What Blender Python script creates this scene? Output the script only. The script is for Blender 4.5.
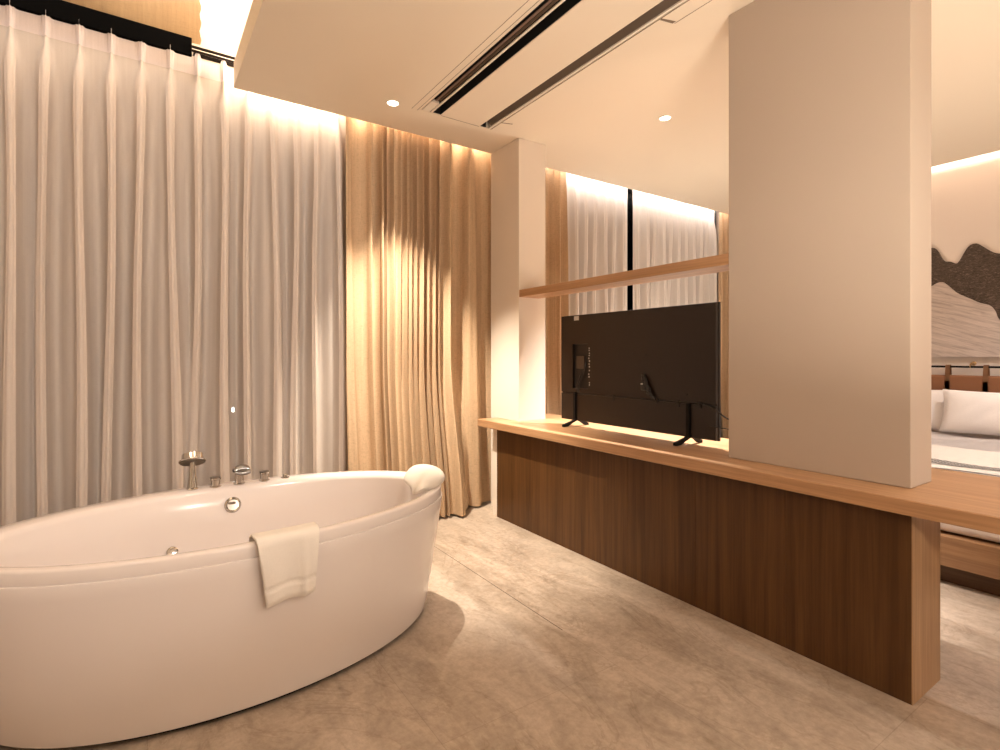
import bpy, bmesh, math, random
from mathutils import Vector, Matrix
random.seed(7)
for o in list(bpy.data.objects): bpy.data.objects.remove(o)
scn = bpy.context.scene
COL = scn.collection
PI = math.pi

# ------------------------------------------------------------------ camera, world, exposure
cd = bpy.data.cameras.new('camera'); cam = bpy.data.objects.new('camera', cd); COL.objects.link(cam)
cam.location = (0, 0, 1.25); cam.rotation_euler = (PI/2, 0, -math.radians(33.971))
cd.sensor_width = 36; cd.lens = 528.374/1000*36; cd.shift_y = -0.01895; cd.clip_start = .05
scn.camera = cam
w = bpy.data.worlds.new('night'); scn.world = w; w.use_nodes = True
w.node_tree.nodes['Background'].inputs[0].default_value = (.10, .09, .085, 1)
w.node_tree.nodes['Background'].inputs[1].default_value = .15
vs = scn.view_settings
vs.view_transform = 'Standard'; vs.look = 'None'; vs.gamma = 1; vs.use_curve_mapping = False; vs.exposure = 0.0

WARM = (1.0, .79, .58); WARM2 = (1.0, .865, .72); WHITE = (1.0, .925, .86)
def area(name, loc, rot, sx, sy, power, color=WARM, spread=180):
    l = bpy.data.lights.new(name, 'AREA'); l.shape = 'RECTANGLE'; l.size = sx; l.size_y = sy
    l.energy = power; l.color = color; l.spread = math.radians(spread)
    o = bpy.data.objects.new(name, l); o.location = loc; o.rotation_euler = rot; COL.objects.link(o); return o
# LED strips laid on top of the dropped ceiling, shining into the curtain pocket and the high recess
area('led_strip_light', (1.45, 3.712, 3.09), (math.radians(92), 0, 0), 1.9, .015, 26)
area('led_strip_light', (4.35, 3.712, 3.09), (math.radians(85), 0, 0), 3.2, .015, 26, WHITE)
area('led_strip_light', (.455, 2.2, 3.115), (0, math.radians(150), 0), .015, 3.0, 36)
area('led_strip_light', (5.90, .7, 3.09), (0, math.radians(-130), 0), .02, 5.8, 90, WHITE)
area('led_strip_light', (-.9, 3.70, 3.77), (math.radians(65), 0, 0), 2.9, .02, 22, WHITE)
# unseen floor uplights, added to brighten the ceiling
area('fill_uplight_beam', (1.2, -.15, .86), (PI, 0, 0), .5, .5, 60, WARM2, 165)
area('fill_uplight_beam', (4.2, 3.0, .22), (PI, 0, 0), .3, .3, 19, WARM2, 140)
area('fill_uplight_beam', (4.0, -.8, .22), (PI, 0, 0), .4, .4, 27, WARM2, 140)

# ------------------------------------------------------------------ node material helpers
def mat(name, base=(.8, .8, .8), rough=.5, metal=0, **kw):
    m = bpy.data.materials.new(name); m.use_nodes = True
    b = m.node_tree.nodes['Principled BSDF']
    b.inputs['Base Color'].default_value = (*base, 1); b.inputs['Roughness'].default_value = rough
    b.inputs['Metallic'].default_value = metal
    for k, v in kw.items(): b.inputs[k].default_value = v
    return m
def nt(m):
    t = m.node_tree; return t, t.nodes, t.links, t.nodes['Principled BSDF']
def coords(t, scale=(1, 1, 1), rot=(0, 0, 0), loc=(0, 0, 0)):
    g = t.nodes.new('ShaderNodeTexCoord'); mp = t.nodes.new('ShaderNodeMapping')
    mp.inputs['Scale'].default_value = scale; mp.inputs['Rotation'].default_value = rot; mp.inputs['Location'].default_value = loc
    t.links.new(g.outputs['Object'], mp.inputs['Vector']); return mp.outputs['Vector']
def noise(t, vec, scale, detail=4, rough=.5, dist=0):
    n = t.nodes.new('ShaderNodeTexNoise'); n.inputs['Scale'].default_value = scale; n.inputs['Detail'].default_value = detail
    n.inputs['Roughness'].default_value = rough; n.inputs['Distortion'].default_value = dist
    t.links.new(vec, n.inputs['Vector']); return n.outputs['Fac']
def ramp(t, fac, stops):
    r = t.nodes.new('ShaderNodeValToRGB'); el = r.color_ramp.elements
    while len(el) < len(stops): el.new(.5)
    for e, (p, c) in zip(el, stops): e.position = p; e.color = (*c, 1)
    t.links.new(fac, r.inputs['Fac']); return r.outputs['Color']
def mix(t, fac, a, b, mode='MIX'):
    n = t.nodes.new('ShaderNodeMix'); n.data_type = 'RGBA'; n.blend_type = mode
    for s, v in ((n.inputs[0], fac), (n.inputs[6], a), (n.inputs[7], b)):
        if hasattr(v, 'links') or hasattr(v, 'is_linked'): t.links.new(v, s)
        elif isinstance(v, (int, float)): s.default_value = v
        else: s.default_value = (*v, 1)
    return n.outputs[2]
def bump(t, b, fac, strength=.2, dist=.01):
    n = t.nodes.new('ShaderNodeBump'); n.inputs['Strength'].default_value = strength; n.inputs['Distance'].default_value = dist
    t.links.new(fac, n.inputs['Height']); t.links.new(n.outputs['Normal'], b.inputs['Normal'])

def wood(name, dark, light, axis, rough=.45, fine=1.0, bmp=.08):
    m = mat(name, light, rough); t, N, L, b = nt(m)
    sc = [26*fine]*3; sc[axis] = .9
    v = coords(t, sc); n1 = noise(t, v, 1.0, 6, .6, .4)
    sc2 = [120*fine]*3; sc2[axis] = 3
    v2 = coords(t, sc2); n2 = noise(t, v2, 1.0, 3, .6)
    c1 = ramp(t, n1, [(.3, dark), (.7, light)])
    c2 = ramp(t, n2, [(.35, (.78, .74, .7)), (.6, (1, 1, 1))])
    c = mix(t, .8, c1, c2, 'MULTIPLY'); L.new(c, b.inputs['Base Color'])
    bump(t, b, n2, bmp, .002); return m
def cloth(name, col, rough=.9, scale=900, trans=0.0, transp=0.0, weave=.25, streak=.12):
    m = mat(name, col, rough); t, N, L, b = nt(m)
    b.inputs['Specular IOR Level'].default_value = .15
    va = coords(t, (scale, scale, scale*.08)); vb = coords(t, (scale*.08, scale*.08, scale))
    n1 = noise(t, va, 1, 1); n2 = noise(t, vb, 1, 1)
    ad = N.new('ShaderNodeMath'); ad.operation = 'ADD'; L.new(n1, ad.inputs[0]); L.new(n2, ad.inputs[1])
    c = ramp(t, ad.outputs[0], [(.7, tuple(x*(1-weave) for x in col)), (1.25, col)])
    ns = noise(t, coords(t, (60, 60, .6)), 1, 3)
    c = mix(t, streak, c, ramp(t, ns, [(.3, (.55, .5, .45)), (.7, (1, 1, 1))]), 'MULTIPLY')
    L.new(c, b.inputs['Base Color']); bump(t, b, ad.outputs[0], .12, .001)
    out = N['Material Output']; sh = b.outputs[0]
    if trans:
        tr = N.new('ShaderNodeBsdfTranslucent'); L.new(c, tr.inputs[0]); mx = N.new('ShaderNodeMixShader')
        mx.inputs[0].default_value = trans; L.new(sh, mx.inputs[1]); L.new(tr.outputs[0], mx.inputs[2]); sh = mx.outputs[0]
    if transp:
        tp = N.new('ShaderNodeBsdfTransparent'); mx = N.new('ShaderNodeMixShader')
        mx.inputs[0].default_value = transp; L.new(sh, mx.inputs[1]); L.new(tp.outputs[0], mx.inputs[2]); sh = mx.outputs[0]
    L.new(sh, out.inputs[0]); return m

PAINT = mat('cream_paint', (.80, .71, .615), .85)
t, N, L, b = nt(PAINT); bump(t, b, noise(t, coords(t), 120, 3), .03, .002)
PAINT_C = mat('ceiling_paint', (.80, .70, .565), .9)
PAINT_B = mat('rose_grey_paint', (.80, .70, .63), .85)
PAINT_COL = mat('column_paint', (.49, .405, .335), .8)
OAK = wood('light_oak', (.40, .215, .105), (.54, .315, .165), 1, .38)
WALNUT = wood('brown_veneer', (.062, .025, .006), (.122, .055, .017), 2, .42)
WALNUT.node_tree.nodes['Principled BSDF'].inputs['Specular IOR Level'].default_value = .3
WALNUT_END = wood('brown_veneer_end', (.38, .225, .11), (.52, .32, .17), 2, .42)
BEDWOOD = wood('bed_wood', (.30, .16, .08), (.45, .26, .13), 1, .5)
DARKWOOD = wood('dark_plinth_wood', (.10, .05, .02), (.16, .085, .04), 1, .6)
ACRYL = mat('white_acrylic', (.85, .775, .74), .16); ACRYL.node_tree.nodes['Principled BSDF'].inputs['Coat Weight'].default_value = .3
CHROME = mat('chrome', (.62, .60, .57), .10, 1)
CHROME_D = mat('chrome_dark', (.20, .18, .16), .3, .8)
BLACK = mat('black_plastic', (.012, .010, .009), .35)
BLACKM = mat('black_metal', (.006, .005, .005), .6); BLACKM.node_tree.nodes['Principled BSDF'].inputs['Specular IOR Level'].default_value = .2
TRACKM = mat('matte_black_track', (.0015, .0013, .0012), .9); TRACKM.node_tree.nodes['Principled BSDF'].inputs['Specular IOR Level'].default_value = .05
RAILM = mat('dark_rail', (.010, .006, .004), .7); RAILM.node_tree.nodes['Principled BSDF'].inputs['Specular IOR Level'].default_value = .1
VOID = mat('black_cavity', (.006, .005, .005), .95)
BRONZE = mat('bronze_slot_metal', (.20, .14, .09), .4, .5)
CREAM_METAL = mat('cream_metal', (.82, .74, .63), .45)
TVBACK = mat('brown_black_panel', (.013, .006, .0025), .38)
TVDARK = mat('tv_recess', (.006, .004, .003), .5)
SILVER = mat('silver_label', (.65, .62, .58), .4)
SCREEN = mat('dark_screen', (.008, .008, .010), .08)
LEATHER = mat('brown_leather', (.26, .11, .05), .5)
LEATHER_S = mat('tan_leather_strap', (.33, .165, .08), .5)
LINEN = cloth('white_bed_linen', (.90, .84, .82), scale=500, weave=.05, streak=0)
TOWEL = cloth('white_towel', (.90, .84, .77), scale=700, weave=.04, streak=0)
t, N, L, b = nt(TOWEL); bump(t, b, noise(t, coords(t), 420, 3), .35, .004)
SHEER = cloth('sheer_cloth', (.92, .82, .74), scale=900, trans=.06, transp=.33, weave=.06, streak=.18)
SHEER_H = cloth('sheer_header', (.86, .76, .74), scale=900, trans=.25, transp=.06, weave=.06, streak=.15)
SHEER_B = cloth('bedroom_sheer_cloth', (.84, .78, .74), scale=900, trans=.12, transp=.05, weave=.06, streak=.08)
BEIGE = cloth('beige_curtain_cloth', (.66, .47, .30), scale=420, trans=.10, weave=.22, streak=.25)
BLINDC = cloth('rough_beige_fabric', (.52, .36, .20), scale=260, weave=.10, streak=.25)
def emis(name, col, s):
    m = mat(name, col, .5); bb = m.node_tree.nodes['Principled BSDF']
    bb.inputs['Emission Color'].default_value = (*col, 1); bb.inputs['Emission Strength'].default_value = s; return m
LENS = emis('lamp_lens', (1, .88, .68), 14)
GLASS = bpy.data.materials.new('window_glass'); GLASS.use_nodes = True
t = GLASS.node_tree; t.nodes.remove(t.nodes['Principled BSDF'])
g1 = t.nodes.new('ShaderNodeBsdfGlossy'); g1.inputs['Roughness'].default_value = .22; g1.inputs['Color'].default_value = (.12, .12, .12, 1)
g2 = t.nodes.new('ShaderNodeBsdfTransparent'); g2.inputs['Color'].default_value = (.8, .82, .82, 1)
fr = t.nodes.new('ShaderNodeFresnel'); fr.inputs['IOR'].default_value = 1.5
mx = t.nodes.new('ShaderNodeMixShader'); t.links.new(fr.outputs[0], mx.inputs[0]); t.links.new(g2.outputs[0], mx.inputs[1]); t.links.new(g1.outputs[0], mx.inputs[2])
t.links.new(mx.outputs[0], t.nodes['Material Output'].inputs[0])

# floor tiles
FLOOR = mat('stone_tile', (.5, .4, .3), .34); t, N, L, b = nt(FLOOR)
g = N.new('ShaderNodeTexCoord'); sep = N.new('ShaderNodeSeparateXYZ'); L.new(g.outputs['Object'], sep.inputs[0])
def madd(sock, a):
    n = N.new('ShaderNodeMath'); n.operation = 'ADD'; L.new(sock, n.inputs[0]); n.inputs[1].default_value = a; return n.outputs[0]
cmb = N.new('ShaderNodeCombineXYZ'); L.new(madd(sep.outputs[1], 20 - 1.84 + .787), cmb.inputs[0]); L.new(madd(sep.outputs[0], .787*10 - 1.583), cmb.inputs[1])
br = N.new('ShaderNodeTexBrick'); br.offset = .5; br.squash = 1
br.inputs['Scale'].default_value = 1; br.inputs['Mortar Size'].default_value = .0016; br.inputs['Mortar Smooth'].default_value = .3
br.inputs['Brick Width'].default_value = 1.574; br.inputs['Row Height'].default_value = .787; br.inputs['Bias'].default_value = 0
br.inputs['Color1'].default_value = (.93, .93, .93, 1); br.inputs['Color2'].default_value = (1.06, 1.05, 1.04, 1); br.inputs['Mortar'].default_value = (.80, .78, .76, 1)
L.new(cmb.outputs[0], br.inputs['Vector'])
va = coords(t, (2.6, 1.0, 1), (0, 0, .35)); n1 = noise(t, va, 1.7, 9, .68, 1.2)
vb = coords(t, (4.0, 1.1, 1), (0, 0, .55)); n2 = noise(t, vb, 1.1, 10, .72, 1.8)
vc = coords(t); n3 = noise(t, vc, 35, 5, .7)
c = ramp(t, n1, [(.30, (.34, .272, .212)), (.5, (.455, .37, .295)), (.70, (.56, .465, .38))])
c = mix(t, .75, c, ramp(t, n2, [(.36, (.78, .75, .71)), (.47, (1, 1, 1)), (.6, (1, 1, 1)), (.66, (1.0, .99, .96)), (.70, (1.18, 1.16, 1.12)), (.74, (1, 1, 1))]), 'MULTIPLY')
c = mix(t, .8, c, ramp(t, n3, [(.3, (.78, .75, .72)), (.65, (1.08, 1.08, 1.08))]), 'MULTIPLY')
c = mix(t, .6, c, ramp(t, noise(t, coords(t, (1, 1, 1)), 4.5, 8, .75, .3), [(.36, (.76, .73, .70)), (.5, (1, 1, 1)), (.66, (1.12, 1.11, 1.10))]), 'MULTIPLY')
c = mix(t, .55, c, ramp(t, noise(t, coords(t, (1.6, .8, 1), (0, 0, .4)), 1.5, 6, .6, 1.6), [(.485, (1, 1, 1)), (.497, (.74, .70, .66)), (.503, (.74, .70, .66)), (.515, (1, 1, 1))]), 'MULTIPLY')
c = mix(t, 1.0, c, br.outputs['Color'], 'MULTIPLY')
def mth(op, a, v2):
    n = N.new('ShaderNodeMath'); n.operation = op; L.new(a, n.inputs[0])
    if hasattr(v2, 'links'): L.new(v2, n.inputs[1])
    else: n.inputs[1].default_value = v2
    return n.outputs[0]
onx = mth('LESS_THAN', mth('ABSOLUTE', madd(sep.outputs[0], -1.583), 0), .0022); ony = mth('GREATER_THAN', sep.outputs[1], 1.84)
c = mix(t, mth('MULTIPLY', onx, ony), c, (.10, .07, .045)); L.new(c, b.inputs['Base Color'])
rr = N.new('ShaderNodeMapRange'); rr.inputs[3].default_value = .28; rr.inputs[4].default_value = .48; L.new(n1, rr.inputs[0]); L.new(rr.outputs[0], b.inputs['Roughness'])
bump(t, b, n3, .05, .002)

# ------------------------------------------------------------------ object helpers
def BM(): return bmesh.new()
def box(bm, x0, x1, y0, y1, z0, z1, bev=0, seg=2):
    r = bmesh.ops.create_cube(bm, size=1)['verts']
    for v in r: v.co = Vector(((x0+x1)/2 + v.co.x*(x1-x0), (y0+y1)/2 + v.co.y*(y1-y0), (z0+z1)/2 + v.co.z*(z1-z0)))
    if bev:
        es = list({e for v in r for e in v.link_edges})
        bmesh.ops.bevel(bm, geom=es, offset=bev, segments=seg, affect='EDGES', profile=.5)
def prism(bm, pts, z0, z1, bev=0):
    a = [bm.verts.new((x, y, z0)) for x, y in pts]; c = [bm.verts.new((x, y, z1)) for x, y in pts]
    n = len(pts); fs = [bm.faces.new(a[::-1]), bm.faces.new(c)]
    for i in range(n): fs.append(bm.faces.new((a[i], a[(i+1) % n], c[(i+1) % n], c[i])))
    if bev:
        es = list({e for f in fs for e in f.edges}); bmesh.ops.bevel(bm, geom=es, offset=bev, segments=2, affect='EDGES', profile=.5)
def loft(bm, rings, cap0=True, cap1=True, closed=True):
    R = [[bm.verts.new(p) for p in r] for r in rings]; n = len(R[0])
    for i in range(len(R)-1):
        for j in range(n if closed else n-1):
            k = (j+1) % n; bm.faces.new((R[i][j], R[i][k], R[i+1][k], R[i+1][j]))
    if cap0: bm.faces.new(R[0][::-1])
    if cap1: bm.faces.new(R[-1])
    return R
def lathe(bm, prof, loc=(0, 0, 0), M=None, n=28):
    rings = []
    for r, z in prof:
        ring = []
        for i in range(n):
            p = Vector((r*math.cos(2*PI*i/n), r*math.sin(2*PI*i/n), z))
            if M is not None: p = M @ p
            ring.append(p + Vector(loc))
        rings.append(ring)
    loft(bm, rings)
def smooth_path(pts, k=8):
    P = [Vector(p) for p in pts]; P = [P[0]*2-P[1]] + P + [P[-1]*2-P[-2]]; out = []
    for i in range(1, len(P)-2):
        for j in range(k):
            u = j/k; a, b_, c_, d = P[i-1], P[i], P[i+1], P[i+2]
            out.append(.5*((2*b_) + (-a+c_)*u + (2*a-5*b_+4*c_-d)*u*u + (-a+3*b_-3*c_+d)*u**3))
    out.append(P[-2]); return out
def tube(bm, pts, r, n=8, sm=True):
    P = smooth_path(pts) if sm and len(pts) > 2 else [Vector(p) for p in pts]
    rings = []
    for i, p in enumerate(P):
        d = (P[min(i+1, len(P)-1)] - P[max(i-1, 0)]).normalized()
        up = Vector((0, 0, 1)) if abs(d.z) < .9 else Vector((1, 0, 0))
        a = d.cross(up).normalized(); c_ = a.cross(d).normalized()
        rings.append([p + a*(r*math.cos(2*PI*j/n)) + c_*(r*math.sin(2*PI*j/n)) for j in range(n)])
    loft(bm, rings)
def obj(name, bm, m, parent=None, local=False, smooth=False, kind=None, label=None, angle=35):
    bmesh.ops.recalc_face_normals(bm, faces=bm.faces)
    if parent is not None and not local:
        root = parent; T = Matrix.Identity(4)
        chain = []
        while root is not None: chain.append(root); root = root.parent
        for o_ in reversed(chain): T = T @ (Matrix.Translation(o_.location) @ Matrix.Rotation(o_.rotation_euler.z, 4, 'Z'))
        bmesh.ops.transform(bm, matrix=T.inverted(), verts=bm.verts)
    me = bpy.data.meshes.new(name); bm.to_mesh(me); bm.free()
    me.materials.append(m)
    if smooth:
        me.polygons.foreach_set('use_smooth', [True]*len(me.polygons))
        me.set_sharp_from_angle(angle=math.radians(angle))
    o = bpy.data.objects.new(name, me); COL.objects.link(o)
    if parent is not None: o.parent = parent
    if kind: o['kind'] = kind
    if label: o['label'] = label
    return o
def tag(o, label, cat, group=None):
    o['label'] = label; o['category'] = cat
    if group: o['group'] = group
    return o
def thing(name, label, cat, loc=(0, 0, 0), rz=0, group=None):
    o = bpy.data.objects.new(name, None); o.location = loc; o.rotation_euler = (0, 0, rz); o.empty_display_size = .1
    COL.objects.link(o); return tag(o, label, cat, group)
def struct(name, bm, m, smooth=False): return obj(name, bm, m, kind='structure', smooth=smooth)

ZC = 2.939; XW = 6.05
# ------------------------------------------------------------------ room shell
bm = BM(); box(bm, -2.6, XW+.1, -2.8, 4.05, -.1, 0); struct('floor', bm, FLOOR)
bm = BM(); box(bm, -8, 14, 4.16, 16, -.14, -.04); struct('ground', bm, mat('night_terrace', (.06, .055, .05), .9))
bm = BM(); box(bm, XW, XW+.15, -2.8, 4.2, 0, 3.75); struct('wall_right', bm, PAINT_B)
bm = BM(); box(bm, -2.75, -2.6, -2.8, 4.2, 0, 3.9); struct('wall_left', bm, PAINT)
bm = BM(); box(bm, -2.75, XW+.15, -2.95, -2.8, 0, 3.9); struct('wall_back', bm, PAINT)
bm = BM(); box(bm, -2.6, XW, 4.02, 4.16, 3.14, 3.9); box(bm, 2.40, 2.95, 4.02, 4.16, 0, 3.14); struct('wall_front', bm, PAINT)
# dropped ceiling slab with the two air slots left open
bm = BM()
ZT = 3.10; x0, x1 = .469, 5.84
s1, s2, r1, r2, ye, ys = 1.576, 1.726, 2.045, 2.140, 3.305, -1.6
box(bm, x0, s1, -2.8, 3.697, ZC, ZT); box(bm, s2, r1, -2.8, 3.697, ZC, ZT); box(bm, r2, x1, -2.8, 3.697, ZC, ZT)
for a, b_ in ((s1, s2), (r1, r2)):
    box(bm, a, b_, ye, 3.697, ZC, ZT); box(bm, a, b_, -2.8, ys, ZC, ZT)
struct('ceiling', bm, PAINT_C)
bm = BM(); box(bm, -2.6, .9, -2.8, 4.02, 3.80, 3.9); box(bm, .9, XW, -2.8, 4.02, 3.62, 3.75); box(bm, .88, .92, -2.8, 4.02, 3.62, 3.9); struct('ceiling_recess', bm, PAINT_C)
# window walls: frames and glass
def window(name, xa, xb, mull):
    root = bpy.data.objects.new(name, None); root.location = ((xa+xb)/2, 4.09, 0); COL.objects.link(root); root['kind'] = 'structure'
    bm = BM()
    box(bm, xa, xb, 4.05, 4.13, 0, .06); box(bm, xa, xb, 4.05, 4.13, 3.08, 3.14)
    for x in [xa+.03] + mull + [xb-.03]: box(bm, x-.03, x+.03, 4.05, 4.13, .06, 3.08)
    obj('window_frame', bm, BLACKM, root)
    xs = [xa+.03] + mull + [xb-.03]
    for a, c_ in zip(xs, xs[1:]):
        bm = BM(); box(bm, a+.03, c_-.03, 4.085, 4.095, .06, 3.08); obj('window_pane', bm, GLASS, root)
window('window_1', -2.6, 2.40, [-1.2, .43, 1.3])
window('window_2', 2.95, 6.05, [4.30])

# columns of the open partition (part of the room)
bm = BM(); box(bm, 2.404, 2.668, 3.307, 3.705, 0, ZC-.001, .002, 1); struct('wall_far_pier', bm, PAINT)
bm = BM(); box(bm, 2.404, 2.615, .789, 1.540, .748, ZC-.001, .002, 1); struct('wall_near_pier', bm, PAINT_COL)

# ------------------------------------------------------------------ air diffuser
a = thing('linear_air_diffuser', 'long black slotted air diffuser let into the ceiling above the bathtub side', 'air vent', (1.65, .85, ZC))
bm = BM()
box(bm, s1+.001, s1+.004, ys, ye-.15, ZC-.002, ZT); box(bm, s1+.001, s2-.001, ys+.001, ye-.001, ZT-.01, ZT)
box(bm, s2-.004, s2-.001, ys, ye-.001, ZC+.003, ZT); box(bm, s1+.004, s2-.004, ye-.005, ye-.001, ZC+.004, ZT)
obj('plenum', bm, VOID, a)
bm = BM(); box(bm, s1+.024, s1+.040, ys+.01, ye-.16, ZC+.004, ZC+.009, .002); obj('blade', bm, mat('mauve_metal', (.16, .10, .075), .5), a)
bm = BM(); box(bm, s1+.044, s1+.065, ys+.01, ye-.16, ZC+.006, ZC+.011, .002); obj('blade', bm, mat('dark_bronze', (.045, .024, .012), .5), a)
bm = BM(); box(bm, s1+.069, s1+.083, ys+.01, ye-.005, ZC-.002, ZC+.006, .002); obj('blade', bm, CREAM_METAL, a)
bm = BM(); box(bm, s1+.005, s1+.062, ye-.145, ye-.004, ZC-.001, ZC+.02); obj('end_plate', bm, CREAM_METAL, a)
bm = BM()
for x in (1.514, 1.556): box(bm, x-.0012, x+.0012, ys, ye+.02, ZC-.0012, ZC+.001)
obj('seam', bm, BRONZE, a)
a = thing('return_air_grille', 'narrow grey return air slot let into the ceiling beside the tall near pier', 'air vent', (2.09, .85, ZC))
bm = BM(); box(bm, r1+.001, r1+.004, ys, ye-.002, ZC+.002, ZC+.07); box(bm, r1+.001, r2-.001, ys+.001, ye-.002, ZC+.06, ZC+.07); box(bm, r2-.004, r2-.001, ys, ye-.002, ZC+.004, ZT)
box(bm, r1+.004, r1+.05, ye-.012, ye-.002, ZC+.003, ZT)
obj('plenum', bm, VOID, a)
bm = BM(); V = [bm.verts.new((x, y, z)) for x, y, z in ((r1+.006, ye-.045, ZC+.052), (r1+.006, ys+.01, ZC+.052), (r2-.020, ys+.01, ZC+.004), (r2-.020, ye-.045, ZC+.004))]
bm.faces.new(V); bmesh.ops.solidify(bm, geom=bm.faces[:], thickness=-.002); obj('added_slot_plate', bm, mat('grey_brown_slot', (.25, .185, .135), .7), a)  # slanted plate added so the slot's inner wall reads evenly lit
bm = BM(); box(bm, r1+.073, r1+.088, ys+.01, ye-.005, ZC-.003, ZC+.03, .002); obj('bead', bm, CREAM_METAL, a)
bm = BM(); box(bm, r2+.002, r2+.006, ys, ye, ZC-.0015, ZC+.001); box(bm, 2.233, 2.2355, ys, 1.73, ZC-.0012, ZC+.001)
prism(bm, [(2.148, 1.74), (2.225, 1.715), (2.225, 1.735), (2.15, 1.752)], ZC-.0015, ZC+.001)
prism(bm, [(2.148, 3.16), (2.225, 3.135), (2.225, 3.145), (2.15, 3.168)], ZC-.0015, ZC+.001)
box(bm, 1.73, 2.044, ye+.002, ye+.005, ZC-.0012, ZC+.001)
obj('seam', bm, BRONZE, a)

# ------------------------------------------------------------------ downlights
def downlight(x, y, label, power, ang=84, blend=.35, color=WARM2, r=.036, zc=ZC, group=None, tilt=(0, 0, 0)):
    a = thing('downlight', label, 'ceiling light', (x, y, zc), 0, group)
    bm = BM(); lathe(bm, [(r+.009, 0), (r+.010, -.003), (r+.004, -.005), (r, -.003), (r-.002, 0)], (x, y, zc)); obj('trim_ring', bm, CREAM_METAL, a, smooth=True)
    bm = BM(); lathe(bm, [(r-.002, 0), (r-.002, -.0025), (.001, -.0032)], (x, y, zc)); obj('lens', bm, LENS, a)
    l = bpy.data.lights.new('downlight_beam', 'SPOT'); l.energy = power; l.color = color; l.spot_size = math.radians(ang); l.spot_blend = blend; l.shadow_soft_size = .02
    o = bpy.data.objects.new('downlight_beam', l); o.location = (0, 0, -.02); o.rotation_euler = tuple(math.radians(q_) for q_ in tilt); COL.objects.link(o); o.parent = a
    return a
downlight(1.378, 3.324, 'small round lit downlight in the ceiling close to the beige curtain', 620, 63, .7, (1, .88, .72), tilt=(1, -8, 0))
downlight(3.066, 2.455, 'small round lit downlight in the ceiling beyond the television', 1050, 72, .9, WHITE)
downlight(3.4, .6, 'added fill downlight over the foot of the bed, out of the photograph', 14, 120, .6, WHITE)  # unseen lamp, added as bedroom fill
downlight(4.75, .25, 'added fill downlight over the near side of the bed, out of the photograph', 130, 120, .7, (1, .95, .92))  # added to brighten pillows and linen, no lamp seen here
downlight(1.15, 1.2, 'unseen fill downlight over the open floor before the bathtub, out of the photograph', 16, 130, .7)  # unseen source, weak general fill on the bath side
downlight(2.35, -1.1, 'added fill downlight behind the viewer, out of the photograph', 88, 150, .7, WHITE)  # added to lift the near pier's side and the cabinet end
downlight(-1.2, .6, 'added fill downlight in the high recess beside the bathtub, out of the photograph', 30, 150, .8, WHITE, zc=3.8)  # added fill in the recess, not a known fixture
downlight(.56, -2.0, 'added tilted fill downlight behind the viewer, out of the photograph', 440, 56, .8, WHITE, tilt=(82, 0, 9))  # invented spot, aimed to brighten the sheers and tub skirt

for x, y, lb in ((1.2, -.15, 'added round fill uplight in front of the bathtub, out of the photograph'), (4.2, 3.0, 'added round fill uplight in the bedroom, hidden behind the television and cabinet'), (4.0, -.8, 'added round fill uplight past the bed foot, out of the photograph')):  # invented fixtures for the ceiling fill lights
    bm = BM(); lathe(bm, [(.29, 0), (.29, .19), (.285, .2), (.28, .2), (.275, .15), (.01, .15)], (x, y, 0)); 
    if y == -.15:
        bmesh.ops.translate(bm, verts=bm.verts, vec=(0, 0, .64)); lathe(bm, [(.16, 0), (.16, .012), (.016, .02), (.016, .79), (.03, .79)], (x, y, 0))
    tag(obj('fill_uplight', bm, BLACKM, smooth=True), lb, 'lamp')
a = thing('fill_bulb_lamp', 'added bare-bulb fill lamp behind the viewer, out of the photograph', 'lamp', (1.55, -.75, 0))  # invented lamp, evens out the light on pier and floor
bm = BM(); lathe(bm, [(.14, 0), (.14, .015), (.012, .022), (.012, .93), (.025, .94), (.022, .97)], (1.55, -.75, 0)); obj('pole', bm, BLACKM, a, smooth=True)
bm = BM(); lathe(bm, [(.014, .971), (.028, .995), (.030, 1.01), (.022, 1.035), (.005, 1.045)], (1.55, -.75, 0)); obj('bulb', bm, LENS, a, smooth=True)
l = bpy.data.lights.new('fill_bulb_light', 'POINT'); l.energy = 37; l.color = WARM2; l.shadow_soft_size = .05
o = bpy.data.objects.new('fill_bulb_light', l); o.location = (0, 0, 1.10); COL.objects.link(o); o.parent = a
# ------------------------------------------------------------------ partition cabinet and counter
a = thing('partition_cabinet', 'long low dark brown wood-veneer cabinet carrying the oak counter', 'cabinet', (2.41, 2.1, 0))
bm = BM(); prism(bm, [(2.279, .745), (2.549, .745), (2.549, 3.303), (2.402, 3.303), (2.402, 3.423), (2.279, 3.423)], 0, .690); obj('carcass', bm, WALNUT, a)
bm = BM()
for k in range(7):
    y = .745 + k*.4463
    if k < 6: box(bm, 2.2772, 2.2788, y+.0008, min(y+.4455, 3.4225), .002, .690)
obj('front_panel', bm, WALNUT, a)
bm = BM(); box(bm, 2.2775, 2.5505, .742, .7448, .0005, .690); obj('end_panel', bm, WALNUT_END, a, label='lighter brown veneered end panel')
bm = BM(); box(bm, 2.283, 2.402, 3.4235, 3.49, 0, .690); obj('filler_panel', bm, PAINT, a, label='narrow cream filler panel at the curtain end')
bm = BM(); prism(bm, [(2.209, -.9), (2.95, -.9), (2.95, 3.603), (2.670, 3.603), (2.670, 3.305), (2.402, 3.305), (2.402, 3.603), (2.209, 3.603)], .692, .747, .004)
tag(obj('counter', bm, OAK), 'long light oak counter top running past both cream piers', 'counter')
bm = BM(); box(bm, 2.406, 2.60, 1.541, 3.306, 1.706, 1.761, .0015, 1)
tag(obj('wall_shelf', bm, OAK), 'thin light oak shelf spanning the two piers above the television', 'shelf')

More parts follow.
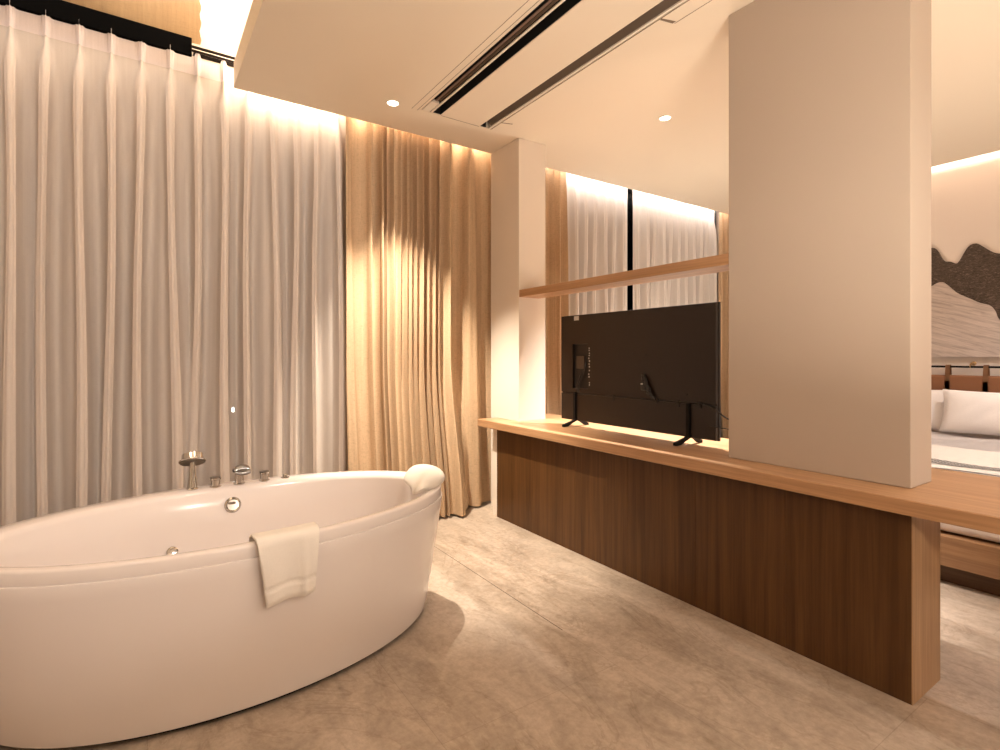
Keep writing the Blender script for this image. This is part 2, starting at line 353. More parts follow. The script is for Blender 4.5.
# ------------------------------------------------------------------ television seen from behind
tv = thing('television', 'large flat television seen from behind, standing on the oak counter', 'television', (2.585, 2.36, .747))
y0, y1, z0, z1 = 1.712, 2.992, .7865, 1.545
bm = BM(); box(bm, 2.585, 2.602, y0, y1, z0, z1, .003); obj('screen_slab', bm, BLACK, tv)
bm = BM(); box(bm, 2.6022, 2.604, y0+.01, y1-.01, z0+.02, z1-.01); obj('screen', bm, SCREEN, tv)
zg = .985
bm = BM()
# back cover above the cable channel, with the port bay left open
pb0, pb1, pz0, pz1 = 2.705, 2.865, 1.02, 1.335
X0, X1 = 2.562, 2.5845
box(bm, X0, X1, y0+.004, pb0, zg+.006, z1-.004); box(bm, X0, X1, pb1, y1-.004, zg+.006, z1-.004)
box(bm, X0, X1, pb0, pb1, pz1, z1-.004); box(bm, X0, X1, pb0, pb1, zg+.006, pz0)
box(bm, X0, X1, y0+.004, y1-.004, z0+.004, zg-.006); box(bm, X0+.010, X1, y0+.004, y1-.004, zg-.006, zg+.006)
obj('back_cover', bm, TVBACK, tv)
bm = BM(); box(bm, X0+.014, X1, pb0+.001, pb1-.001, pz0+.001, pz1-.001); pbay = obj('port_bay', bm, TVDARK, tv)
bm = BM(); box(bm, X0+.008, X0+.014, 2.755, 2.835, 1.16, 1.25, .002); obj('port_label', bm, mat('brown_label', (.07, .045, .03), .5), pbay)
for z in (1.305, 1.29, 1.27, 1.255, 1.235, 1.215, 1.195, 1.175, 1.15, 1.125, 1.105, 1.065, 1.05):
    bm = BM(); dy = random.uniform(-.003, .004); box(bm, X0-.001, X0+.006, 2.690+dy, 2.699+dy, z-.004, z+random.choice((.003, .006))); obj('port', bm, SILVER, pbay)
bm = BM(); box(bm, X0-.0012, X0-.0002, 2.80, 2.85, 1.505, 1.535); obj('silver_sticker', bm, SILVER, tv)
for y, hh in ((2.845, .02), (2.468, .03), (2.11, .02), (1.955, .03), (1.81, .025)):
    bm = BM(); box(bm, X0-.004, X0+.012, y-.008, y+.008, zg-hh, zg+.012, .002); obj('cable_clip', bm, TVDARK, tv)
for y in (2.20, 2.46, 1.90, 2.30):
    bm = BM(); zz = {2.20: 1.26, 2.46: 1.265, 1.90: 1.03, 2.30: 1.265}[y]
    lathe(bm, [(.006, 0), (.006, .002), (.002, .003)], (X0-.0001, y, zz), Matrix.Rotation(-PI/2, 3, 'Y'), 10); obj('screw_hole', bm, TVDARK, tv)
def foot(y):
    f = bpy.data.objects.new('foot', None); COL.objects.link(f); return f
for yf in (2.835, 1.885):
    bm = BM()
    prism(bm, [(2.546, yf-.009), (2.562, yf-.012), (2.562, yf+.012), (2.546, yf+.009)], .80, zg-.004)
    box(bm, 2.552, 2.584, yf-.016, yf+.016, .790, .808, .003)
    # splayed wedge foot: front and rear toes
    for xt in (2.462, 2.70):
        d = 1 if xt > 2.57 else -1
        rings = []
        for u in (0, .35, .7, 1):
            x = 2.575+(xt-2.575)*u; zt = .805 - .042*u**.8; hw = .014-.003*u; th = .012
            rings.append([Vector((x, yf+.02*u-hw, zt-th)), Vector((x, yf+.02*u+hw, zt-th)), Vector((x, yf+.02*u+hw, zt)), Vector((x, yf+.02*u-hw, zt))])
        # tip rests on the counter
        for r in rings[-1:]:
            for p in r: p.z = max(p.z-.0, .7475)
        rings[-1][0].z = rings[-1][1].z = .7475; rings[-2][0].z = rings[-2][1].z = .7505
        loft(bm, rings)
    obj('foot', bm, BLACKM, tv)
# cable knot in the middle, cable in the channel
bm = BM()
for k in range(5):
    o_ = random.uniform(-.012, .012)
    tube(bm, [(X0-.012, 2.205+o_, 1.13+o_), (X0-.022, 2.185+o_, 1.09), (X0-.014, 2.165-o_, 1.05), (X0-.024, 2.15+o_, 1.02), (X0-.010, 2.125-o_, .992)], .009, 7)
box(bm, X0-.028, X0-.006, 2.175, 2.215, 1.04, 1.10, .005); box(bm, X0-.022, X0-.004, 2.19, 2.215, 1.115, 1.135, .003)
ck = obj('cable_bundle', bm, BLACK, tv, smooth=True)
bm = BM(); box(bm, X0-.031, X0-.027, 2.195, 2.21, 1.075, 1.083); obj('cable_tie', bm, SILVER, ck)
bm = BM(); tube(bm, [(X0+.003, 2.80, zg), (X0+.003, 2.4, zg-.001), (X0+.003, 2.0, zg), (X0-.002, 1.80, zg), (X0-.006, 1.72, .963), (X0-.002, 1.66, .925), (X0+.02, 1.60, .895), (X0+.06, 1.56, .88), (X0+.13, 1.58, .80), (X0+.15, 1.62, .752)], .0042, 7)
tube(bm, [(X0-.004, 1.75, .87), (X0-.003, 1.69, .865), (X0+.005, 1.645, .862), (X0+.03, 1.60, .84), (X0+.08, 1.575, .76)], .0035, 7)
for k in (0, 1): tube(bm, [(X0+.008, 2.74+.02*k, 1.2-.05*k), (X0-.004, 2.755+.02*k, 1.12), (X0, 2.80+.01*k, 1.04), (X0, 2.80, zg)], .004, 6)
obj('power_cable', bm, BLACK, tv, smooth=True)

# ------------------------------------------------------------------ bathtub (local u along its length, v towards the window)
TC = (.369, 2.525); TR = .062
tub = thing('bathtub', 'large oval white freestanding bathtub by the sheer curtains', 'bathtub', (*TC, 0), TR)
NS = 96
def ring(a_, b_, z, du=0, dv=0, p=2.0, zf=None):
    out = []
    for i in range(NS):
        th = 2*PI*i/NS; c_, s_ = math.cos(th), math.sin(th)
        cx = math.copysign(abs(c_)**(2/p), c_); sy = math.copysign(abs(s_)**(2/p), s_)
        u, v_ = du+a_*cx, dv+b_*sy
        out.append(Vector((u, v_, z + (zf(u, v_) if zf else 0))))
    return out
A, B = .935, .530
bm = BM()
loft(bm, [ring(.828, .492, .020), ring(.839, .502, .022), ring(.850, .508, .06), ring(.875, .514, .18), ring(.899, .520, .32), ring(.918, .526, .42), ring(.932, .530, .50), ring(.940, .535, .546), ring(.9385, .5335, .5505), ring(.930, .525, .5515)], False, False)
obj('skirt', bm, ACRYL, tub, local=True, smooth=True)
bm = BM(); loft(bm, [ring(.800, .475, .0), ring(.800, .475, .02)]); obj('plinth', bm, VOID, tub, local=True)
bm = BM()
P = 2.12
loft(bm, [ring(.925, .520, .5512), ring(A-.0015, B-.0015, .5517), ring(A-.0005, B-.0005, .556),
          ring(A, B, .590), ring(A-.003, B-.003, .597), ring(A-.010, B-.010, .600),
          ring(A-.040, B-.036, .601, 0, -.012), ring(A-.062, B-.058, .600, 0, -.028), ring(A-.072, B-.066, .594, 0, -.032), ring(A-.080, B-.074, .575, 0, -.034),
          ring(A-.10, B-.088, .50, 0, -.030, P), ring(A-.145, B-.112, .38, 0, -.025, P), ring(A-.21, B-.145, .26, 0, -.02, P), ring(A-.28, B-.18, .17, 0, -.015, P),
          ring(A-.36, B-.23, .115, 0, -.01, P), ring(A-.46, B-.30, .10, 0, 0, P), ring(.1, .05, .095)], False, True)
obj('basin', bm, ACRYL, tub, local=True, smooth=True, angle=50)
# fittings on the window-side deck
def deckpart(name, m, fn, parent=tub, **k):
    bm = BM(); fn(bm); return obj(name, bm, m, parent, local=True, smooth=True, **k)
def M_(axis, deg): return Matrix.Rotation(math.radians(deg), 3, axis)
zs = .6005
sx, sy = -.145, .462
deckpart('shower_socket', CHROME, lambda bm: lathe(bm, [(.026, 0), (.027, .004), (.022, .009), (.018, .012)], (sx, sy, zs)))
deckpart('hand_shower', CHROME, lambda bm: (lathe(bm, [(.022, .010), (.0195, .03), (.0145, .08), (.012, .115), (.0115, .14)], (sx, sy, zs)),
    lathe(bm, [(.057, 0), (.060, .003), (.057, .008), (.047, .011), (.046, .038), (.042, .041), (.010, .042)], (sx, sy-.004, zs+.132), M_('X', -27) @ M_('Y', 3))), label='chrome hand shower standing upright on the deck')
sh = tub.children[-1]
deckpart('spray_face', CHROME_D, lambda bm: lathe(bm, [(.054, -.003), (.056, 0), (.02, .001)], (sx, sy-.004, zs+.1315), M_('X', -27) @ M_('Y', 3)), sh)
def knob(bm, u, v_): lathe(bm, [(.027, 0), (.027, .004), (.022, .006), (.021, .034), (.026, .037), (.026, .044), (.022, .046)], (u, v_, zs))
deckpart('tap_knob', CHROME, lambda bm: knob(bm, -.046, .452)); kn = tub.children[-1]
deckpart('knob_cap', CHROME_D, lambda bm: lathe(bm, [(.0235, .0462), (.0235, .048), (.01, .049)], (-.046, .452, zs)), kn)
deckpart('tap_knob', CHROME, lambda bm: knob(bm, .181, .447)); kn = tub.children[-1]
deckpart('knob_cap', CHROME_D, lambda bm: lathe(bm, [(.0235, .0462), (.0235, .048), (.01, .049)], (.181, .447, zs)), kn)
def spout(bm):
    rings = []
    for i in range(13):
        q = i/12; ang = q*PI*.56
        cy, cz = .478 - .11*math.sin(ang), zs + .030 + .062*math.sin(PI*(.18+.62*q)); wv = .028+.010*q; th = .012+.004*(1-q)
        rings.append([Vector((.062+wv*math.cos(2*PI*j/16), cy + .2*th*math.sin(2*PI*j/16), cz + th*math.sin(2*PI*j/16))) for j in range(16)])
    loft(bm, rings)
deckpart('spout', CHROME, lambda bm: lathe(bm, [(.028, 0), (.028, .004), (.022, .007), (.021, .05)], (.062, .452, zs)), label='chrome waterfall spout with a dark reflection coloured into its curved hood')
spo = tub.children[-1]
deckpart('spout_hood', mat('chrome_dark_reflection', (.30, .30, .31), .12, 1), spout, spo)  # darker metal paints in the dark surroundings the hood reflects
deckpart('air_button', CHROME, lambda bm: lathe(bm, [(.022, 0), (.022, .004), (.013, .007), (.012, .017), (.009, .020)], (.285, .440, zs)), label='small chrome air control')
# overflow disc on the far inner wall, jet on it too
Mo = M_('X', 78)
deckpart('overflow', CHROME, lambda bm: lathe(bm, [(.038, -.01), (.039, .006), (.034, .014), (.030, .016), (.026, .013), (.004, .013)], (.024, .412, .506), Mo), label='round chrome overflow on the inner wall')
ov = tub.children[-1]
deckpart('overflow_opening', CHROME_D, lambda bm: box(bm, .004, .034, .392, .399, .514, .525, .002), ov)
deckpart('water_jet', CHROME, lambda bm: lathe(bm, [(.024, -.004), (.024, .003), (.018, .007), (.006, .006)], (-.24, .350, .347), M_('X', 70)), label='small chrome water jet')
# headrests
def headrest(sgn, v0, nm):
    bm = BM(); nu, nv = 22, 30; rings = []
    for i in range(nu):
        q = i/(nu-1)*2-1                      # across the pillow (along v)
        ww = max(0, 1-abs(q)**3.2)**.5
        cy = v0 + q*.185
        # rim position for this v
        uu = (A-.01 + (.05 if sgn < 0 else 0))*math.sqrt(max(0, 1-((cy)/(B))**2))
        rr_ = []
        for j in range(nv):
            an = 2*PI*j/nv
            lx, lz = math.cos(an), math.sin(an)
            px = uu-.066 + .098*ww*lx; pz = .622 + (.035*ww)*lz + (.018*ww if lz > 0 else 0)*lz
            pz -= .034*max(0, -lx)**1.6*ww
            rr_.append(Vector((sgn*px, cy, pz)))
        rings.append(rr_)
    loft(bm, rings); return obj(nm, bm, PILLOW, tub, local=True, smooth=True, angle=80, label='padded white headrest over the rim end')
PILLOW = mat('soft_white_vinyl', (.84, .78, .70), .45)
headrest(1, -.10, 'headrest'); headrest(-1, -.0, 'headrest')

# towel over the near rim
tw = thing('towel', 'folded white towel hanging over the near rim of the bathtub', 'towel', (*TC, 0), TR)
def towel_sheet(bm, u0, u1, out, drop, inner, skew, thick=.006, band=False, sh=0):
    n, mseg = 26, 46; top = []; 
    for layer in (0, 1):
        rows = []
        for i in range(n):
            q = i/(n-1); col = []
            u = u0+(u1-u0)*q
            for j in range(mseg):
                w_ = j/(mseg-1); L_ = (inner + .085 + drop + skew*q + .003*math.sin(q*9+1))
                s_ = w_*L_ - inner - .04      # 0 = outer edge of rim top
                uu = u + (.030*(.5-q)*0 + sh*max(0, s_))+ (-.22*max(0, s_)*(q-.6))
                ve = -B*math.sqrt(max(0, 1-(uu/A)**2))
                off = out + (thick if layer else 0)
                fold = .006*math.sin(q*7.5+.8)*min(1, max(0, s_)*8) + .006*math.exp(-((q-.74-.25*(s_-.1))/.06)**2)*min(1, max(0, s_)*7)
                if s_ < -.045:   # down the inside
                    k = -s_-.045; v_ = ve+.055+.012+off*-1+.25*k; z = .600 - k
                    z += off*.3; v_ += off
                elif s_ < 0: v_ = ve + (-s_); z = .603+off
                else:
                    rr = .016+off; ang = min(s_/rr, PI/2)
                    v_ = ve - off*math.sin(ang)*1.0 - .008*math.sin(ang) ; z = .603+off - (rr)*(1-math.cos(ang))*.8 - max(0, s_-rr*PI/2)
                    v_ -= fold + .012*min(1, max(0, s_)*6) 
                    if s_ > .06: v_ += .045*(s_-.06)
                if band and L_-w_*L_ < .052 and L_-w_*L_ > .044: v_ += .005
                col.append(Vector((uu, v_, z)))
            rows.append(col)
        top.append(rows)
    V = [[[bm.verts.new(p) for p in c_] for c_ in rows] for rows in top]
    for i in range(n-1):
        for j in range(mseg-1):
            bm.faces.new((V[1][i][j], V[1][i+1][j], V[1][i+1][j+1], V[1][i][j+1])); bm.faces.new((V[0][i][j], V[0][i][j+1], V[0][i+1][j+1], V[0][i+1][j]))
    for j in range(mseg-1):
        bm.faces.new((V[0][0][j], V[1][0][j], V[1][0][j+1], V[0][0][j+1])); bm.faces.new((V[0][-1][j], V[0][-1][j+1], V[1][-1][j+1], V[1][-1][j]))
    for i in range(n-1):
        bm.faces.new((V[0][i][0], V[0][i+1][0], V[1][i+1][0], V[1][i][0])); bm.faces.new((V[0][i][-1], V[1][i][-1], V[1][i+1][-1], V[0][i+1][-1]))
bm = BM(); towel_sheet(bm, -.087, .134, .013, .212, .13, -.010, .008, band=True); obj('top_layer', bm, TOWEL, tw, local=True, smooth=True, angle=70)
bm = BM(); towel_sheet(bm, -.076, .130, .003, .190, .12, .0, .007, sh=.02); obj('under_layer', bm, TOWEL, tw, local=True, smooth=True, angle=70)

# ------------------------------------------------------------------ curtains
def sheet(bm, nx, nz, f):
    V = [[bm.verts.new(f(i/(nx-1), j/(nz-1))) for j in range(nz)] for i in range(nx)]
    for i in range(nx-1):
        for j in range(nz-1): bm.faces.new((V[i][j], V[i+1][j], V[i+1][j+1], V[i][j+1]))
def fbm(x, seed=0):
    return (math.sin(x*1.0+seed)+.6*math.sin(x*2.3+seed*2.1+1)+.4*math.sin(x*4.1+seed*.7+2))/2
def sstep(x, a, b_):
    q = min(1, max(0, (x-a)/(b_-a))); return q*q*(3-2*q)
HZ = 3.035   # lower edge of the header tape
def sheer_y(x, z, pitch, x0, yb, amp, seed, xa=-9, xb=9):
    amp *= sstep(min(x-xa, xb-x), .0, .07)
    t_ = (x-x0)/pitch; 
    y = yb
    drop = max(0, HZ-z)
    for k in (math.floor(t_)-1, math.floor(t_), math.floor(t_)+1, math.floor(t_)+2):
        ph = fbm(k*2.7, seed); drift = .018*drop*ph + .014*math.sin(drop*1.3+k*1.9+seed)*min(1, drop*.8)
        d = (x - (x0+k*pitch) - drift)
        if z > HZ: wd = .009+.009*(z-HZ)/.08; am = .016
        else: wd = .007 + .021*sstep(drop, 0, .18) - .005*sstep(drop, .2, .8) + .009*sstep(drop, .8, 2.6)*(1+ph*1.0); am = .020+.060*sstep(drop, 0, .35)
        y -= amp*am*math.exp(-abs(d/wd)**2.6)
        d2 = d - pitch*.5 - .03*ph
        y += amp*.060*sstep(drop, .0, 1.0)*math.exp(-(d2/.040)**2)
        d3 = d - pitch*(.42+.12*ph)
        y -= amp*.035*max(0, ph)*sstep(drop, .6, 2.0)*math.exp(-(d3/.014)**2)
    return y
def make_sheer(name, label, xa, xb, yb, ztop, pitch, x0, m, mh, seed, hook=True, amp=1):
    a_ = thing(name, label, 'curtain', ((xa+xb)/2, yb, 0))
    nx = int((xb-xa)/.0045)
    zs_ = [.015, .3, .7, 1.1, 1.4, 1.7, 1.95, 2.2, 2.4, 2.55, 2.65, 2.75, 2.83, 2.89, 2.94, 2.98, 3.01, HZ]
    bm = BM()
    def f(p, q):
        z = zs_[round(q*(len(zs_)-1))]; x = xa+(xb-xa)*p; return Vector((x, sheer_y(x, z, pitch, x0, yb, amp, seed, xa, xb), z))
    sheet(bm, nx, len(zs_), f)
    # the gathered inner plies of each pleat, inside its fold
    for k in range(math.ceil((xa+.03-x0)/pitch), math.floor((xb-.03-x0)/pitch)+1):
        ph = fbm(k*2.7, seed)
        for ply in (.008, .016):
            def fp(p, q):
                z = zs_[round(q*(len(zs_)-1))]; drop = max(0, HZ-z)
                drift = .018*drop*ph + .014*math.sin(drop*1.3+k*1.9+seed)*min(1, drop*.8)
                wd = .007 + .021*sstep(drop, 0, .18) - .005*sstep(drop, .2, .8) + .009*sstep(drop, .8, 2.6)*(1+ph*1.0)
                x = x0+k*pitch+drift+(p*2-1)*wd*(.95-ply*20); xc = x0+k*pitch+drift
                return Vector((x, sheer_y(xc, z, pitch, x0, yb, amp, seed, xa, xb)+ply+.012*(p*2-1)**2, z))
            sheet(bm, 7, len(zs_), fp)
    obj('curtain_panel', bm, m, a_, smooth=True, angle=180)
    bm = BM()
    def f2(p, q):
        z = HZ-.004+(ztop-HZ+.004)*q; x = xa+(xb-xa)*p
        y = sheer_y(x, z, pitch, x0, yb, amp, seed, xa, xb)-.0015
        k = round((x-x0)/pitch); d = x-(x0+k*pitch)
        y -= .007*q*math.cos(d*2*PI/.014)*math.exp(-(d/.022)**2)
        z += .032*q*math.exp(-(d/.017)**4)
        return Vector((x, y, z))
    sheet(bm, nx, 7, f2); obj('header_tape', bm, mh, a_, smooth=True, angle=180)
    return a_
make_sheer('sheer_curtain', 'wide pinch-pleated sheer white curtain behind the bathtub', -2.35, 1.32, 3.86, 3.138, .147, -.6, SHEER, SHEER_H, 1.3)

def beige_profile(xa, xb, yb, freqs, amps, seed, flare=((0, .3), (1, .3))):
    # build cumulative phase over x
    n = 1200; ph = [0]; 
    def interp(tab, p):
        for (p0, v0), (p1, v1) in zip(tab, tab[1:]):
            if p <= p1: return v0+(v1-v0)*(p-p0)/(p1-p0)
        return tab[-1][1]
    for i in range(n): ph.append(ph[-1] + 2*PI*interp(freqs, i/n)*(1+.35*fbm(i/n*33, seed))*(xb-xa)/n)
    def f(p, z):
        top = sstep(z, 2.0, 3.1); i = p*n; k = min(n-1, int(i)); phs = ph[k]+(ph[k+1]-ph[k])*(i-k)
        dr = (3.1-z)
        phs2 = phs + .55*math.sin(dr*.9+p*9+seed) + .5*fbm(p*14+dr*.35, seed+2)
        a_ = interp(amps, p)*(1-.15*top)*(1+.45*fbm(p*21+3, seed))
        sn = math.sin(phs2); sn = math.copysign(abs(sn)**.7, sn)
        y = yb - a_*sn - .30*a_*math.sin(phs2*.47+seed) 
        y -= .012*top*math.sin(phs*1.9+z*11)*math.exp(-((3.1-z)/.25)**2)
        x = xa+(xb-xa)*p + .25*a_*math.cos(phs2)
        y -= .19*sstep(1.3-z, 0, 1.3)*interp(flare, p)
        return x, y
    return f
def make_beige(name, label, xa, xb, yb, ztop, freqs, amps, seed, flare=((0, .3), (1, .3)), zb=.02, dens=.0032):
    a_ = thing(name, label, 'curtain', ((xa+xb)/2, yb, 0))
    f0 = beige_profile(xa, xb, yb, freqs, amps, seed, flare); nx = int((xb-xa)/dens); nz = 34
    bm = BM()
    def f(p, q):
        z = zb+(ztop-zb)*q; x, y = f0(p, z); return Vector((x, y, z))
    sheet(bm, nx, nz, f); obj('curtain_panel', bm, BEIGE, a_, smooth=True, angle=180)
    # turned hem along the bottom edge
    bm = BM()
    def f2(p, q):
        z = zb-.001+.10*q; x, y = f0(p, z); return Vector((x, y-.0018, z))
    sheet(bm, nx, 4, f2); obj('hem', bm, BEIGE, a_, smooth=True, angle=180)
    return a_
make_beige('blackout_curtain', 'gathered beige blackout curtain beside the far pier, lit by the downlight', 1.185, 2.465, 3.775, 3.09,
           [(0, 5), (.14, 7), (.22, 18), (.40, 22), (.58, 20), (.65, 6), (.82, 4), (1, 4.5)], [(0, .045), (.18, .045), (.26, .034), (.6, .038), (.66, .06), (.76, .06), (.80, .045), (.93, .05), (1, .0)], .6, ((0, .4), (.6, .9), (.68, 1), (.755, .95), (.795, .3), (.93, .15), (1, 0)))
make_beige('blackout_curtain', 'narrow beige curtain stack left of the bedroom sheers, just past the far pier', 2.75, 3.285, 3.79, 3.09,
           [(0, 11), (1, 12)], [(0, .035), (1, .04)], 2.2)
make_beige('blackout_curtain', 'beige curtain stack at the right end of the bedroom window', 5.73, 6.03, 3.79, 3.09,
           [(0, 12), (1, 12)], [(0, .03), (1, .03)], 3.1)
make_sheer('sheer_curtain', 'bright sheer curtain panel left of the black gap in the bedroom', 3.28, 4.215, 3.86, 3.138, .132, 3.31, SHEER_B, SHEER_H, 4.2)
make_sheer('sheer_curtain', 'bright sheer curtain panel right of the black gap in the bedroom', 4.30, 5.735, 3.86, 3.138, .132, 4.33, SHEER_B, SHEER_H, 5.9)
# rails
a = thing('curtain_track', 'black curtain track box ending in twin slim rails over the bathtub sheers', 'curtain rail', (.2, 3.86, 3.12))
bm = BM(); box(bm, -2.55, .25, 3.838, 3.90, 3.142, 3.252, .004); obj('track_cover', bm, TRACKM, a)
bm = BM(); box(bm, .245, .50, 3.800, 3.818, 3.176, 3.188, .002); obj('rail', bm, RAILM, a)
bm = BM(); box(bm, .245, .50, 3.800, 3.818, 3.153, 3.163, .002); obj('rail', bm, RAILM, a)
bm = BM(); box(bm, .26, 2.35, 3.875, 3.895, 3.165, 3.183, .002); obj('rail', bm, RAILM, a)
bm = BM(); box(bm, 2.70, 6.02, 3.875, 3.90, 3.150, 3.170, .002)
tag(obj('curtain_track', bm, BLACKM), 'slim curtain track hidden above the bedroom sheers', 'curtain rail')
# rough fabric above the track
bm = BM()
def fb(p, q):
    x = -2.5+2.80*p; z = 3.245+.53*q
    return Vector((x + .006*math.sin(z*60)*(p > .985), 3.90 - .012*math.sin(x*9+z*5) - .02*math.sin(z*8), z))
sheet(bm, 120, 20, fb)
r = bmesh.ops.solidify(bm, geom=bm.faces[:], thickness=.008)
tag(obj('fabric_blind', bm, BLINDC, smooth=True), 'rough beige fabric blind gathered above the black curtain track', 'blind')

# ------------------------------------------------------------------ bedroom
bed = thing('bed', 'wide bed with white linen on a low wooden platform beyond the counter', 'bed', (4.85, 1.35, 0))
bY0, bY1 = .15, 2.40
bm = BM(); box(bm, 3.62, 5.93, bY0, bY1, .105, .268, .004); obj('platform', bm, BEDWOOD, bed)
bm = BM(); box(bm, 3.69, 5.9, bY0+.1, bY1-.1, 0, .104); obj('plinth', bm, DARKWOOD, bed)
bm = BM(); box(bm, 3.655, 5.93, bY0+.06, bY1-.06, .276, .50, .05, 5); obj('mattress', bm, LINEN, bed, smooth=True)
def duvet(p, q):
    x = 3.70 + 2.0*p; y = bY0+.02 + (bY1-bY0-.04)*q
    z = .585 + .010*math.sin(x*7+y*3)*math.sin(y*5) + .02*math.exp(-((x-5.45)/.05)**2)
    e = min(p/.06, q/.06, (1-q)/.06)
    if e < 1: z -= (1-math.sqrt(max(0, 1-(1-e)**2)))*.20
    return Vector((x, y, z))
bm = BM(); sheet(bm, 60, 50, duvet); bmesh.ops.solidify(bm, geom=bm.faces[:], thickness=.075); obj('duvet', bm, LINEN, bed, smooth=True, angle=80)
# runner with a black meander border
def meander():
    m = mat('runner_border', (.8, .76, .72), .9); t, N, L, b = nt(m)
    v = coords(t, (1, 1, 0), (0, 0, 0), (0, 0, .004)); br = N.new('ShaderNodeTexBrick'); br.inputs['Scale'].default_value = 1
    br.inputs['Brick Width'].default_value = .036; br.inputs['Row Height'].default_value = .034; br.inputs['Mortar Size'].default_value = .005; br.inputs['Mortar Smooth'].default_value = 0
    br.inputs['Color1'].default_value = (.05, .045, .05, 1); br.inputs['Color2'].default_value = (.07, .06, .06, 1); br.inputs['Mortar'].default_value = (.75, .70, .68, 1)
    L.new(v, br.inputs['Vector']); ck = N.new('ShaderNodeTexChecker'); ck.inputs['Scale'].default_value = 42
    L.new(v, ck.inputs['Vector']); c = mix(t, .92, br.outputs['Color'], ck.outputs['Color']); ck.inputs['Color1'].default_value = (.45, .42, .40, 1); ck.inputs['Color2'].default_value = (.05, .04, .04, 1)
    L.new(c, b.inputs['Base Color']); return m
rn = thing('bed_runner', 'white bed runner with a black woven border laid across the bed foot', 'bed runner', (4.3, 1.3, .6))
def strip(xa, xb, off):
    def f(p, q):
        x = xa+(xb-xa)*p; y = bY0+.06+(bY1-bY0-.12)*q; pp = (x-3.70)/2.0; qq = (y-bY0-.02)/(bY1-bY0-.04)
        v = duvet(pp, qq); v.z += off; return v
    return f
RC = cloth('runner_cloth', (.80, .75, .70), scale=400, weave=.06, streak=0)
bm = BM(); sheet(bm, 30, 50, strip(3.86, 4.85, .005)); obj('runner_cloth', bm, RC, rn, smooth=True)
bm = BM(); sheet(bm, 8, 50, strip(4.02, 4.20, .008)); obj('runner_border', bm, meander(), rn, smooth=True, label='black and white patterned band')
# pillows
def pillow(cx, cy, cz, wy, hz, th, tilt, label, grp=None):
    a_ = thing('pillow', label, 'pillow', (cx, cy, cz)); bm = BM(); nu, nv = 26, 26
    def pt(u, v_, sgn):
        ex = (1-abs(u)**2.6)*(1-abs(v_)**2.6); th_ = th*max(0, ex)**.5
        pin = 1-.06*(1-abs(u))*abs(v_)**2-.0; y = u*wy/2*(1-.07*(1-abs(v_)**2)*0 - .05*(1-v_*v_)*abs(u)); z = v_*hz/2*(1-.06*(1-u*u)*abs(v_))
        x = sgn*th_ + .003*math.sin(u*13+v_*7)*ex; ca, sa = math.cos(tilt), math.sin(tilt)
        return Vector((cx + x*ca + z*sa, cy+y, cz + z*ca - x*sa))
    for sgn in (1, -1):
        sheet(bm, nu, nv, lambda p, q: pt(p*2-1, q*2-1, sgn))
    bmesh.ops.remove_doubles(bm, verts=bm.verts, dist=.0008)
    obj('pillow_body', bm, LINEN, a_, smooth=True, angle=80)
    return a_
pillow(5.80, 1.97, .775, .76, .37, .075, .22, 'white pillow against the headboard, partly behind the near pier')
pillow(5.66, 1.25, .786, .79, .37, .085, .25, 'white pillow in front, at the right edge of the photograph')
# hanging leather headboard
hb = thing('headboard', 'brown leather cushion headboard hung by straps from a black rod', 'headboard', (6.0, 1.3, 1.05))
bm = BM(); box(bm, 5.93, 5.975, .2, 2.35, .60, 1.082, .018, 4); obj('cushion', bm, LEATHER, hb, smooth=True)
bm = BM(); tube(bm, [(5.955, .1, 1.156), (5.955, 2.45, 1.156)], .009, 12, False); obj('rod', bm, BLACKM, hb, smooth=True)
for y in (1.675, 1.418, 1.16, .90, 1.93, 2.19, .64):
    bm = BM(); pts = [(5.921, y, .93), (5.921, y, 1.03), (5.927, y, 1.10), (5.938, y, 1.155)] + [(5.955-.017*math.cos(k*PI/6), y, 1.158+.017*math.sin(k*PI/6)) for k in range(1, 6)] + [(5.974, y, 1.15), (5.981, y, 1.09), (5.982, y, .95)]
    V = [[bm.verts.new((x, yy+s_*.017, z)) for s_ in (-1, 1)] for x, yy, z in pts]
    for p, q in zip(V, V[1:]): bm.faces.new((p[0], p[1], q[1], q[0]))
    bmesh.ops.solidify(bm, geom=bm.faces[:], thickness=.004); obj('strap', bm, LEATHER_S, hb)
for y in (1.523, .75, 2.3):
    bm = BM(); lathe(bm, [(.018, 0), (.018, .006), (.008, .010), (.007, .075)], (6.049, y, 1.185), M_('Y', -90), 16)
    ringp = [(5.955+.016*math.cos(k*PI/6), y, 1.165+.016*math.sin(k*PI/6)) for k in range(13)]
    tube(bm, ringp, .004, 6, False); obj('rod_hook', bm, mat('brass', (.55, .36, .18), .35, .9), hb, smooth=True)
# mountain relief on the headboard wall
DARKF = mat('dark_bark_veneer', (.1, .07, .05), .85); t, N, L, b = nt(DARKF)
n1 = noise(t, coords(t, (1, 18, 60), (.5, 0, 0)), 1.6, 6, .75, 1.5)
L.new(ramp(t, n1, [(.38, (.035, .023, .018)), (.55, (.10, .07, .052)), (.7, (.30, .23, .18))]), b.inputs['Base Color'])
LIGHTF = mat('whitewashed_wood', (.6, .5, .45), .8); t, N, L, b = nt(LIGHTF)
m1 = N.new('ShaderNodeMapping'); L.new(coords(t, (1, 1, 1), (-.32, 0, 0)), m1.inputs['Vector']); m1.inputs['Scale'].default_value = (1, 2.0, 26)
n1 = noise(t, m1.outputs['Vector'], 1.6, 7, .7, .8)
L.new(ramp(t, n1, [(.32, (.36, .29, .255)), (.5, (.57, .48, .43)), (.7, (.70, .60, .54))]), b.inputs['Base Color'])
art = thing('mountain_wall_relief', 'layered mountain-shaped wood relief on the wall above the headboard', 'wall art', (6.03, 1.3, 1.24))
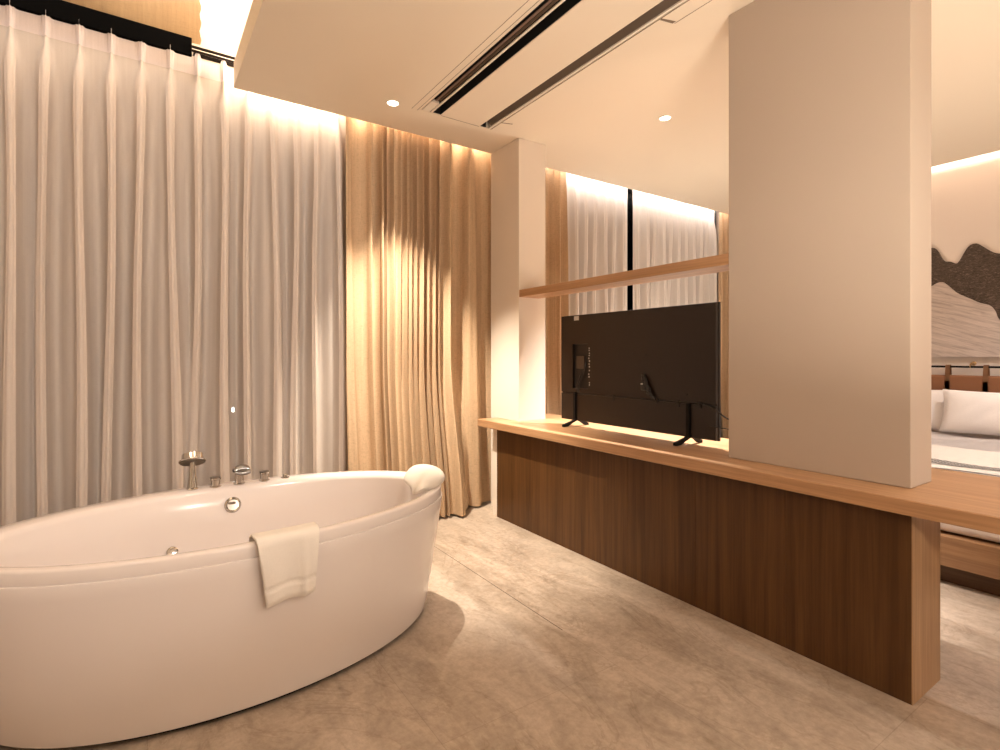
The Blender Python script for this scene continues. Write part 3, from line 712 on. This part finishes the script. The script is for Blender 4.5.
def relief(name, top, zb, xa, xb, m, label):
    P_ = smooth_path([(0, y, z) for y, z in top], 5)
    bm = BM(); a0 = [bm.verts.new((xa, p.y, p.z)) for p in P_]; a1 = [bm.verts.new((xa, p.y, zb)) for p in P_]
    b0 = [bm.verts.new((xb, p.y, p.z)) for p in P_]; b1 = [bm.verts.new((xb, p.y, zb)) for p in P_]
    for i in range(len(P_)-1):
        bm.faces.new((a0[i], a0[i+1], a1[i+1], a1[i])); bm.faces.new((b0[i], b1[i], b1[i+1], b0[i+1]))
        bm.faces.new((a0[i], b0[i], b0[i+1], a0[i+1])); bm.faces.new((a1[i], a1[i+1], b1[i+1], b1[i]))
    bm.faces.new((a0[0], a1[0], b1[0], b0[0])); bm.faces.new((a0[-1], b0[-1], b1[-1], a1[-1]))
    obj(name, bm, m, art, label=label)
relief('dark_peaks', [(2.75, 1.45), (2.55, 1.62), (2.35, 1.80), (2.15, 1.95), (2.0, 2.12), (1.90, 2.235), (1.818, 2.247), (1.779, 2.222), (1.728, 2.118), (1.68, 2.10), (1.638, 2.079), (1.612, 2.11), (1.589, 2.159), (1.552, 2.22), (1.505, 2.234), (1.465, 2.205), (1.403, 2.147), (1.349, 2.12), (1.22, 2.08), (1.05, 1.96), (.9, 1.80), (.7, 1.72), (.45, 1.45)], 1.245, 6.028, 6.045, DARKF, 'dark brown fibrous mountain layer')
relief('pale_peaks', [(2.6, 1.30), (2.4, 1.42), (2.15, 1.62), (1.95, 1.80), (1.809, 1.895), (1.744, 1.923), (1.698, 1.89), (1.63, 1.813), (1.545, 1.756), (1.478, 1.713), (1.412, 1.684), (1.377, 1.633), (1.342, 1.546), (1.2, 1.42), (1.0, 1.32), (.8, 1.26)], 1.242, 6.008, 6.0275, LIGHTF, 'pale whitewashed mountain layer')

# small garden lamp far outside, glowing through the sheers
a = thing('garden_lamp', 'tiny bright lamp outside in the dark, glimmering through the sheer curtain', 'garden light', (1.006, 8.0, -.04))
bm = BM(); lathe(bm, [(.03, 0), (.03, .52), (.02, .53)], (1.006, 8.0, -.04), None, 12); obj('post', bm, BLACKM, a)
bm = BM(); lathe(bm, [(.012, .53), (.014, .55), (.014, .58), (.006, .59)], (1.006, 8.0, -.04), None, 12); obj('lamp_head', bm, emis('outdoor_lamp', (1, .95, .85), 30), a)
